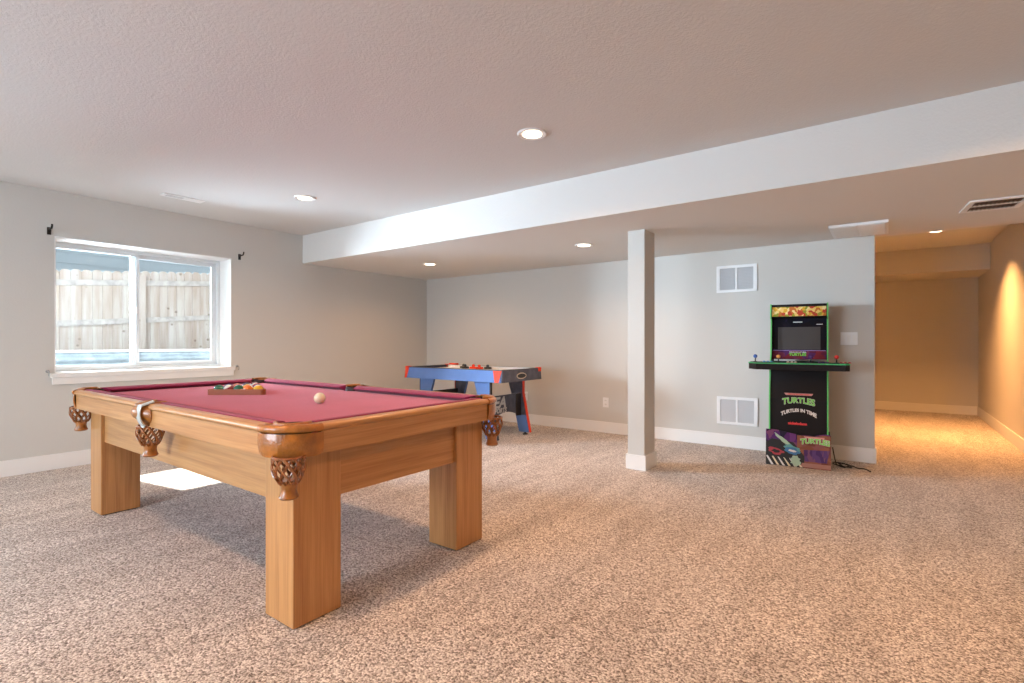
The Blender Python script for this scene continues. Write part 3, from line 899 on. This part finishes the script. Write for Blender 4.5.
# strikers and puck on the table
def striker_meshes():
    b1 = BM(); lathe(b1, [(.047, 0), (.050, .006), (.050, .018), (.044, .024), (.040, .014), (.020, .012)], 24)
    b2 = BM(); lathe(b2, [(.020, .010), (.018, .030), (.020, .042), (.014, .052), (.004, .055)], 18)
    return b1, b2
ms1, ms2 = striker_meshes()
me1 = tomesh('striker_base', ms1, M['black']); me2 = tomesh('striker_knob', ms2, M['black'])
me1r = me1.copy(); me1r.materials.clear(); me1r.materials.append(M['hred']); me2r = me2.copy(); me2r.materials.clear(); me2r.materials.append(M['hred'])
pf = hz1-.022
for wx, wy, c, lab in ((-4.42, 4.99, 'black', 'black air hockey striker furthest left in the row of strikers'),
                       (-4.34, 4.93, 'black', 'black air hockey striker next to the red strikers'),
                       (-4.22, 4.95, 'red', 'red air hockey striker on the left of the red pair'),
                       (-4.10, 4.92, 'red', 'red air hockey striker on the right of the red pair'),
                       (-4.02, 4.99, 'black', 'black air hockey striker at the right end of the row')):
    t = thing('air_hockey_striker', lab, 'striker', (wx, wy, pf), 0, 'strikers on the air hockey table')
    link_mesh('striker_base', me1 if c == 'black' else me1r, t, (0, 0, 0), 0); link_mesh('striker_knob', me2 if c == 'black' else me2r, t, (0, 0, 0), 0)
t = thing('goal_scorer', 'low red score marker lying on the far rim of the air hockey table', 'score marker', (-4.72, 5.13, hz1+.008))
obj('marker_body', bx(-.07, .07, -.022, .022, 0, .022, bev=.008), M['hred'], t)

# ------------------------------------------------------------------ arcade cabinet
AX = -.653
arc = thing('arcade_cabinet', 'black arcade cabinet with green edges and wide control deck on a printed riser', 'arcade machine', (AX+.010, 5.205, 0), radians(5))
# profile of the side panels (y relative to 5.2, z)
sidep = [(.0, .27), (.0, .60), (.050, .80), (.09, .93), (.155, 1.00), (.200, 1.325), (.135, 1.343), (.145, 1.463), (.46, 1.463), (.46, .27)]
hw = .232
for s in (-1, 1):
    x0, x1 = sorted((s*hw, s*(hw-.009)))
    b = BM(); prism(b, sidep, 0, x0, x1)
    sp = obj('side_panel', b, M['blackmatte'], arc)
    # T-moulding: follow the front outline
    b = BM()
    fr = sidep[:8]+[(.455, 1.463)]
    for (ya, za), (yb, zb) in zip(fr, fr[1:]):
        d = Vector((yb-ya, zb-za)).normalized(); n = Vector((-d.y, d.x))
        q = [(ya, za), (yb, zb), (yb+n.x*.006, zb+n.y*.006), (ya+n.x*.006, za+n.y*.006)]
        prism(b, q, 0, x0-.001, x1+.001)
    obj('edge_molding', b, M['green'], sp)
iw = hw-.0095
# body panels (between the sides)
b = BM(); prism(b, [(.012, .27), (.012, .60), (.055, .80), (.085, .93), (.45, .93), (.45, .27)], 0, -iw, iw)
lower = obj('front_panel', b, M['blackmatte'], arc)
b = BM(); prism(b, [(.20, .955), (.2435, 1.339), (.45, 1.339), (.45, .955)], 0, -iw, iw)
bez = obj('screen_bezel', b, M['bezelart'], arc)
def on_bezel(z, off=0.): return .20+(z-.955)*(.045/.397) - off
# lower part of bezel, coloured strip
b = BM(); prism(b, [(on_bezel(.957, .001), .957), (on_bezel(1.035, .001), 1.035), (on_bezel(1.035, -.004), 1.035), (on_bezel(.957, -.004), .957)], 0, -iw+.004, iw-.004)
obj('bezel_lower_art', b, M['bezellow'], bez)
b = BM(); prism(b, [(on_bezel(1.034, .0018), 1.034), (on_bezel(1.04, .0018), 1.04), (on_bezel(1.04, -.004), 1.04), (on_bezel(1.034, -.004), 1.034)], 0, -iw+.01, iw-.01)
obj('bezel_stripe', b, plain('violet_stripe', (.25, .16, .45), .4), bez)
b = BM(); prism(b, [(on_bezel(1.045, .003), 1.045), (on_bezel(1.255, .003), 1.255), (on_bezel(1.255, -.004), 1.255), (on_bezel(1.045, -.004), 1.045)], 0, -.172, .172)
obj('screen', b, M['screen'], bez)
obj('top_panel', bx(-iw, iw, .150, .455, 1.447, 1.463), M['blackmatte'], arc)
b = BM(); prism(b, [(.148, 1.348), (.157, 1.446), (.455, 1.446), (.455, 1.340), (.21, 1.340)], 0, -iw, iw)
mq = obj('marquee_housing', b, M['blackmatte'], arc)
b = BM(); prism(b, [(.1465, 1.352), (.155, 1.440), (.159, 1.440), (.1505, 1.352)], 0, -iw+.006, iw-.006)
obj('marquee', b, M['marquee'], mq)
T4 = Matrix.Translation
# small white marks on the bezel and under the screen
for x, z, w, h in ((-.01, 1.297, .075, .008), (.165, 1.275, .05, .006)):
    b = BM(); prism(b, [(on_bezel(z, .001), z), (on_bezel(z+h, .001), z+h), (on_bezel(z+h, -.002), z+h), (on_bezel(z, -.002), z)], 0, x-w/2, x+w/2)
    obj('printed_mark', b, M['txtwhite'], bez)
text_mesh('printed_title', 'TURTLES', .032, M['txtgreen'], bez, FRONT(-.01, on_bezel(1.0, .003)-.003, .998), bold=.001, xs=1.1)
text_mesh('printed_title', 'TEENAGE MUTANT NINJA', .012, M['txtwhite'], bez, FRONT(-.01, on_bezel(1.02, .004)-.003, 1.021), bold=.0004)
# control deck, wider than the cabinet, chamfered left and right ends
D0, D1 = -.400, .385
dk = [(D0, .12), (D0, .0), (D0+.075, -.12), (D1-.03, -.12), (D1, -.09), (D1, .12)]
b = BM(); prism(b, dk, 2, .868, .921, bev=.003)
deck = obj('control_deck', b, M['blackmatte'], arc)
dk2 = [(x+(.004 if x > 0 else -.004), y-(.004 if y < .1 else 0)) for x, y in dk]
b = BM(); prism(b, dk2, 2, .921, .930)
obj('deck_trim', b, M['deckgreen'], deck)
b = BM(); prism(b, [(x*.985, y*.97) for x, y in dk], 2, .930, .933)
obj('deck_overlay', b, art_mat('deck_overlay_artwork', [(.02, .10, .05), (.015, .02, .015), (.02, .16, .09), (.03, .03, .05)], 18, seed=4), deck)
def joystick(x, y, c, mat):
    b = BM(); lathe(b, [(.022, .933), (.020, .937), (.006, .940), (.005, .972)], 14, cx=x, cy=y)
    j = obj('joystick', b, M['black'], deck, smooth=True)
    b = BM(); bmesh.ops.create_uvsphere(b, u_segments=16, v_segments=10, radius=.0175)
    bmesh.ops.translate(b, verts=b.verts, vec=(x, y, .985))
    obj('ball_top', b, mat, j, smooth=True)
joystick(-.345, .0, 0, plain('blue_knob', (.04, .12, .42), .25)); joystick(-.152, -.045, 0, plain('orange_knob', (.85, .42, .12), .25))
joystick(.10, -.045, 0, plain('violet_knob', (.12, .04, .22), .25)); joystick(.292, .0, 0, plain('red_knob', (.70, .03, .03), .25))
for gx, gy, mt in ((-.27, -.02, 'deepblue'), (-.075, -.065, 'cream'), (.165, -.065, 'riserlower'), (.345, -.02, 'maroonp')):
    for k in range(3):
        b = BM(); lathe(b, [(.013, .933), (.013, .939), (.009, .940), (.009, .944), (.003, .945)], 12, cx=gx+k*.030 - .02*(gx > .3), cy=gy+(.012 if k == 1 else 0))
        obj('button', b, M[mt], deck, smooth=True)
# front lettering
fy = .012-.0015
def fpy(z): return .012 if z < .6 else .012+(z-.6)*(.043/.2)
bow = lambda x, y: y*(1+1.6*abs(x))-1.2*x*x
text_mesh('title_lettering', 'TURTLES', .064, M['txtwhite'], lower, FRONT(.004, fy+.0006, .592), bold=.0035, arch=bow)
text_mesh('title_lettering', 'TURTLES', .064, M['txtgreen'], lower, FRONT(.004, fy-.0016, .592), bold=.0012, arch=bow)
b = BM(); prism(b, [(-.108, .656), (.118, .656), (.106, .638), (-.096, .638)], 1, fy-.0006, fpy(.656)+.004)
banner = obj('title_banner', b, M['txtpink'], lower)
text_mesh('title_lettering', 'TEENAGE MUTANT NINJA', .0145, M['txtred'], banner, FRONT(.004, fy-.0012, .647), bold=.0004)
text_mesh('subtitle_lettering', 'TURTLES IN TIME', .036, M['txtwhite'], lower, FRONT(.004, fy, .492), bold=.0018, arch=lambda x, y: y*(1+2.5*abs(x))-2.2*x*x+.012)
text_mesh('maker_lettering', 'nickelodeon', .030, M['txtred'], lower, FRONT(-.004, fy, .385), bold=.0022)
# riser
rw0, rw1 = -.256, .251
top = [(rw0, .322), (rw0+.09, .320), (rw0+.15, .309), (rw0+.20, .298), (rw0+.27, .288), (rw0+.38, .288), (rw0+.42, .300), (rw0+.46, .308), (rw1-.02, .308), (rw1, .300)]
b = BM(); prism(b, [(rw0, 0), (rw1, 0)]+list(reversed(top)), 1, -.012, .0)
riser = obj('riser_front', b, M['riserpurple'], arc)
obj('riser_box', bx(rw0+.004, rw1-.004, 0.0005, .45, 0, .269), M['blackmatte'], arc)
def patch(name, pts, mat, y):
    b = BM(); prism(b, pts, 1, y, -.012); return obj(name, b, mat, riser)
xs = rw0+.25
patch('street_print', [(xs, .0), (rw1, .0), (rw1, .298), (rw1-.06, .300), (rw1-.12, .285), (xs, .286)], M['riserbrick'], -.0132)
patch('street_print', [(xs+.06, .06), (rw1-.03, .06), (rw1-.01, .17), (xs+.05, .16)], M['riserlower'], -.0140)
patch('sidewalk_print', [(xs+.02, .008), (rw1, .008), (rw1, .045), (xs+.04, .045)], plain('salmon_print', (.40, .20, .16), .5), -.0142)
# generic shapes in place of the character artwork: dark ground with white speed stripes and colour sweeps
patch('shadow_print', [(rw0, 0), (xs+.05, 0), (xs+.06, .10), (xs-.03, .22), (rw0+.05, .24), (rw0, .20)], M['black'], -.0138)
for k in range(6):
    x = rw0+.012+k*.046
    patch('stripe_print', [(x+.032, .004), (x+.052, .004), (x+.002, .085-.004*k), (x-.010, .078)], M['cream'] if k % 2 else M['txtwhite'], -.0145)
def blob(cx, cz, rx, rz, rot=0, n=20):
    j = [random.uniform(.72, 1.2) for _ in range(n)]
    return [(cx+j[i]*(rx*cos(2*pi*i/n)*cos(rot)-rz*sin(2*pi*i/n)*sin(rot)), cz+j[i]*(rx*cos(2*pi*i/n)*sin(rot)+rz*sin(2*pi*i/n)*cos(rot))) for i in range(n)]
patch('sweep_print', blob(-.115, .235, .095, .017, -.62), M['skyblue'], -.0148)
patch('sweep_print', blob(-.04, .165, .075, .026, -.35), M['teal'], -.0150)
patch('sweep_print', blob(-.05, .140, .062, .030, -.1), M['deepblue'], -.0152)
patch('sweep_print', blob(-.175, .130, .060, .032, -.2), M['maroonp'], -.0150)
patch('sweep_print', blob(-.175, .128, .036, .014, -.2), M['black'], -.0154)
patch('sweep_print', blob(-.045, .142, .036, .010, -.15), M['txtwhite'], -.0154)
patch('sweep_print', blob(-.02, .055, .040, .05, .5), M['skyblue'], -.0153)
text_mesh('title_lettering', 'TURTLES', .056, M['txtwhite'], riser, FRONT(.132, -.0142, .243), bold=.004, arch=lambda x, y: y*(1+1.5*abs(x))-1.2*x*x)
text_mesh('title_lettering', 'TURTLES', .056, M['txtgreen'], riser, FRONT(.132, -.0160, .243), bold=.0015, arch=lambda x, y: y*(1+1.5*abs(x))-1.2*x*x)
b = BM(); prism(b, [(.045, .281), (.205, .281), (.198, .267), (.055, .268)], 1, -.0165, -.0132)
obj('title_banner', b, M['txtpink'], riser)
# power cord heap on the carpet
b = BM()
pts = []
for i in range(90):
    t = i/89
    a = t*4.6*pi
    if t < .62:
        pts.append((-.335 + .075*cos(a)*(1-.4*t) + .05*t, 5.40+.07*sin(a)*(1-.3*t), .012+.022*abs(sin(a*.5))))
    else:
        s = (t-.62)/.38
        pts.append((pts[-1][0]*(1-.08)+.08*(-.14), 5.40+.03*sin(s*5), .010+.012*sin(s*6)**2) if False else (-.31+.20*s, 5.38+.05*sin(s*4.5), .010+.012*sin(s*6)**2))
tube(b, pts, .0055, 6)
tube(b, [(-.40, 5.48, .16), (-.385, 5.46, .08), (-.37, 5.44, .02), (-.34, 5.42, .008), (-.30, 5.40, .008)], .005, 6)
tag(obj('power_cord', b, M['cable'], smooth=True), 'black power cord bunched on the carpet beside the arcade cabinet', 'cord')

# ------------------------------------------------------------------ wall and ceiling fittings
def wall_grille(x0, x1, z0, z1, label):
    t = thing('return_air_grille', label, 'vent', ((x0+x1)/2, YB, (z0+z1)/2), 0, 'white grilles on the rear wall')
    w, h = (x1-x0)/2, (z1-z0)/2; f = .035
    b = BM(); d = .012
    box(b, -w, w, -d, 0, h-f*.8, h, bev=.003); box(b, -w, w, -d, 0, -h, -h+f*.8, bev=.003)
    box(b, -w, -w+f, -d, 0, -h+f*.8, h-f*.8); box(b, w-f, w, -d, 0, -h+f*.8, h-f*.8); box(b, -.009, .009, -d, 0, -h+f*.8, h-f*.8)
    obj('frame', b, M['white'], t)
    b = BM(); n = 15
    for k in range(n):
        z = -h+f*.8+(k+.5)*(2*h-1.6*f)/n
        for s in ((-w+f, -.009), (.009, w-f)):
            prism(b, [(-.010, z-.008), (-.008, z-.008), (-.002, z+.006), (-.004, z+.006)], 0, s[0], s[1])
    obj('louvers', b, M['grille'], t)
    obj('backing', bx(-w+.01, w-.01, -.0015, 0, -h+.01, h-.01), M['grille'], t)
wall_grille(-1.484, -1.083, 1.642, 1.927, 'white two-panel air grille high on the rear wall')
wall_grille(-1.480, -1.076, .240, .532, 'white two-panel air grille low on the rear wall above the baseboard')

def outlet(x, z, label):
    t = thing('wall_outlet', label, 'outlet', (x, YB, z), 0, 'wall outlets on the rear wall')
    obj('cover_plate', bx(-.038, .038, -.006, 0, -.060, .060, bev=.003), M['white'], t)
    for dz in (-.024, .024):
        r = obj('receptacle', bx(-.017, .017, -.009, -.005, dz-.015, dz+.015, bev=.003), M['trim'], t)
        b = BM(); box(b, -.008, -.005, -.0095, -.008, dz-.004, dz+.007); box(b, .005, .008, -.0095, -.008, dz-.004, dz+.007)
        obj('slots', b, M['darkslot'], r)
outlet(-2.79, .372, 'white wall outlet between the air hockey table and the support post')
outlet(-3.99, .375, 'white wall outlet seen past the far leg of the air hockey table')
t = thing('light_switch', 'white three-gang light switch plate on the wall beside the arcade cabinet', 'switch', (-.290, YB, 1.148))
obj('cover_plate', bx(-.068, .068, -.006, 0, -.060, .060, bev=.003), M['white'], t)
for dx in (-.042, 0, .042):
    obj('rocker', bx(dx-.014, dx+.014, -.010, -.005, -.032, .032, bev=.003), M['trim'], t)

def can_light(x, y, z, label, group='recessed ceiling lights', energy=30, colr=(1, .78, .55), spread=150, r=.062):
    t = thing('recessed_light', label, 'ceiling light', (x, y, z), 0, group)
    b = BM(); lathe(b, [(r+.002, -.004), (r+.026, -.008), (r+.032, -.002), (r+.032, 0), (r+.002, 0)], 32, cap=False)
    obj('trim_ring', b, M['white'], t, smooth=True)
    b = BM(); lathe(b, [(r, -.006), (r*.6, -.008), (.002, -.009)], 32)
    obj('lens', b, EM, t, smooth=True)
    ld = bpy.data.lights.new('can_lamp', 'AREA'); ld.shape = 'DISK'; ld.size = 2*r*.9; ld.energy = energy; ld.color = colr; ld.spread = radians(spread)
    lo = bpy.data.objects.new('can_lamp', ld); col.objects.link(lo); lo.parent = t; lo.location = (0, 0, -.016)
    return t
EM = emis('lamp_glow', (1, .86, .66), 6)
CANS = [(-1.824, 2.713, HU, 'recessed ceiling light nearest the camera above the pool table end', 1),
        (-4.324, 2.691, HU, 'recessed ceiling light nearest the window', 1),
        (-2.473, 4.618, HL, 'recessed light in the low ceiling left of the support post', .8),
        (-4.644, 4.608, HL, 'recessed light in the low ceiling above the air hockey table', .8),
        (.471, 7.941, HU, 'recessed light in the hallway ceiling', 5.0)]
WARM = (1.0, .53, .23)
for x, y, z, lab, e in CANS:
    hall = y > 6
    can_light(x, y, z, lab, energy=CAN_W*e, colr=(1.0, .45, .14) if hall else WARM, spread=115 if hall else 150)
# more of the same fittings in the part of the room behind and beside the camera
for x, y, z, e in ((-4.324, .2, HU, .4), (-1.824, .2, HU, 1.3), (.70, .2, HU, 1.3), (.70, 2.713, HU, 1.6), (-1.824, -2.2, HU, .8), (.70, -2.2, HU, 1.3), (2.3, 4.6, HL, .8)):
    can_light(x, y, z, 'recessed ceiling light in the part of the room behind the camera', 'recessed ceiling lights behind the camera', energy=CAN_W*e, colr=WARM)

# flat register near the window
t = thing('ceiling_register', 'slim white supply register in the ceiling near the window', 'vent', (-5.235, 2.03, HU), radians(0))
obj('frame', bx(-.055, .055, -.17, .17, -.006, 0, bev=.002), M['white'], t)
b = BM()
for k in range(3): box(b, -.030+k*.024, -.016+k*.024, -.14, .0, -.0075, -.005)
obj('slots', b, M['grille'], t)
# return air grille standing proud of the low ceiling
t = thing('ceiling_return_grille', 'white rectangular return air grille on the low ceiling above the wall end', 'vent', (-.195, 5.35, HL))
b = BM(); box(b, -.205, .205, -.275, .275, -.022, 0, bev=.004)
obj('frame', b, M['white'], t)
b = BM()
for k in range(14):
    for s in ((-.18, -.008), (.008, .18)):
        box(b, s[0], s[1], -.25+k*.036, -.25+k*.036+.026, -.025, -.021)
obj('louvers', b, M['trim'], t)
# dark louvred register
t = thing('ceiling_louver_vent', 'white framed ceiling vent with dark louvers near the right edge', 'vent', (.615, 4.945, HL), radians(4))
b = BM()
for x0, x1, y0, y1 in ((-.165, .165, -.185, -.150), (-.165, .165, .150, .185), (-.165, -.13, -.15, .15), (.13, .165, -.15, .15), (-.13, .13, -.006, .006)):
    box(b, x0, x1, y0, y1, -.010, 0)
obj('frame', b, M['white'], t)
obj('backing', bx(-.13, .13, -.15, .15, -.0015, 0), M['darkslot'], t)
b = BM()
for k in range(11):
    x = -.125+k*.0235
    prism(b, [(x, -.0085), (x+.004, -.009), (x+.014, -.002), (x+.010, -.002)], 1, -.149, -.007)
    prism(b, [(x, -.0085), (x+.004, -.009), (x+.014, -.002), (x+.010, -.002)], 1, .007, .149)
obj('louvers', b, M['rust'], t)

# ------------------------------------------------------------------ light
w = bpy.data.worlds.new('World'); scene.world = w; w.use_nodes = True
bg = w.node_tree.nodes['Background']; bg.inputs['Color'].default_value = (.80, .90, 1.0, 1); bg.inputs['Strength'].default_value = SKY_W

def lamp(name, kind, loc, target, energy, color, **k):
    ld = bpy.data.lights.new(name, kind); ld.energy = energy; ld.color = color
    for a, v in k.items(): setattr(ld, a, v)
    o = bpy.data.objects.new(name, ld); col.objects.link(o); o.location = loc
    d = Vector(target)-Vector(loc); o.rotation_euler = d.to_track_quat('-Z', 'Y').to_euler()
    return o
lamp('sun', 'SUN', (-12, 0, 10), (-12+1, .17, 10-1.035), SUN_W, (1, .95, .88), angle=radians(.6))
# added area lamp boosting the window's daylight, out of the camera's sight line
lamp('window_fill_lamp', 'AREA', (-7.0, .72, 1.62), (-1.75, 4.3, 1.3), YARD_FILL_W, DAY, shape='RECTANGLE', size=1.4, size_y=1.0, spread=radians(120))
# added area lamp, daylight fill at the added second window
lamp('second_window_fill', 'AREA', (-6.4, (VY0+VY1)/2, 1.5), (0, 1.6, 1.3), WIN2_FILL_W, DAY, shape='RECTANGLE', size=1.8, size_y=1.15)

lamp('patio_door_fill', 'AREA', ((GX0+GX1)/2, YN-.35, 1.15), ((GX0+GX1)/2, 3, 1.1), DOOR_FILL_W, DAY, shape='RECTANGLE', size=2.5, size_y=1.9)  # added area lamp, daylight fill from the added patio door

# ------------------------------------------------------------------ camera
cd = bpy.data.cameras.new('camera'); cd.sensor_width = 36; cd.sensor_fit = 'HORIZONTAL'; cd.lens = 513.5/1024*36; cd.clip_start = .05
cam = bpy.data.objects.new('camera', cd); col.objects.link(cam)
cam.location = (0, 0, 1.12); cam.rotation_euler = (pi/2, 0, radians(36.15))
scene.camera = cam
scene.view_settings.view_transform = 'Standard'; scene.view_settings.look = 'None'
scene.view_settings.gamma = 1; scene.view_settings.use_curve_mapping = False
scene.view_settings.exposure = EXPOSURE
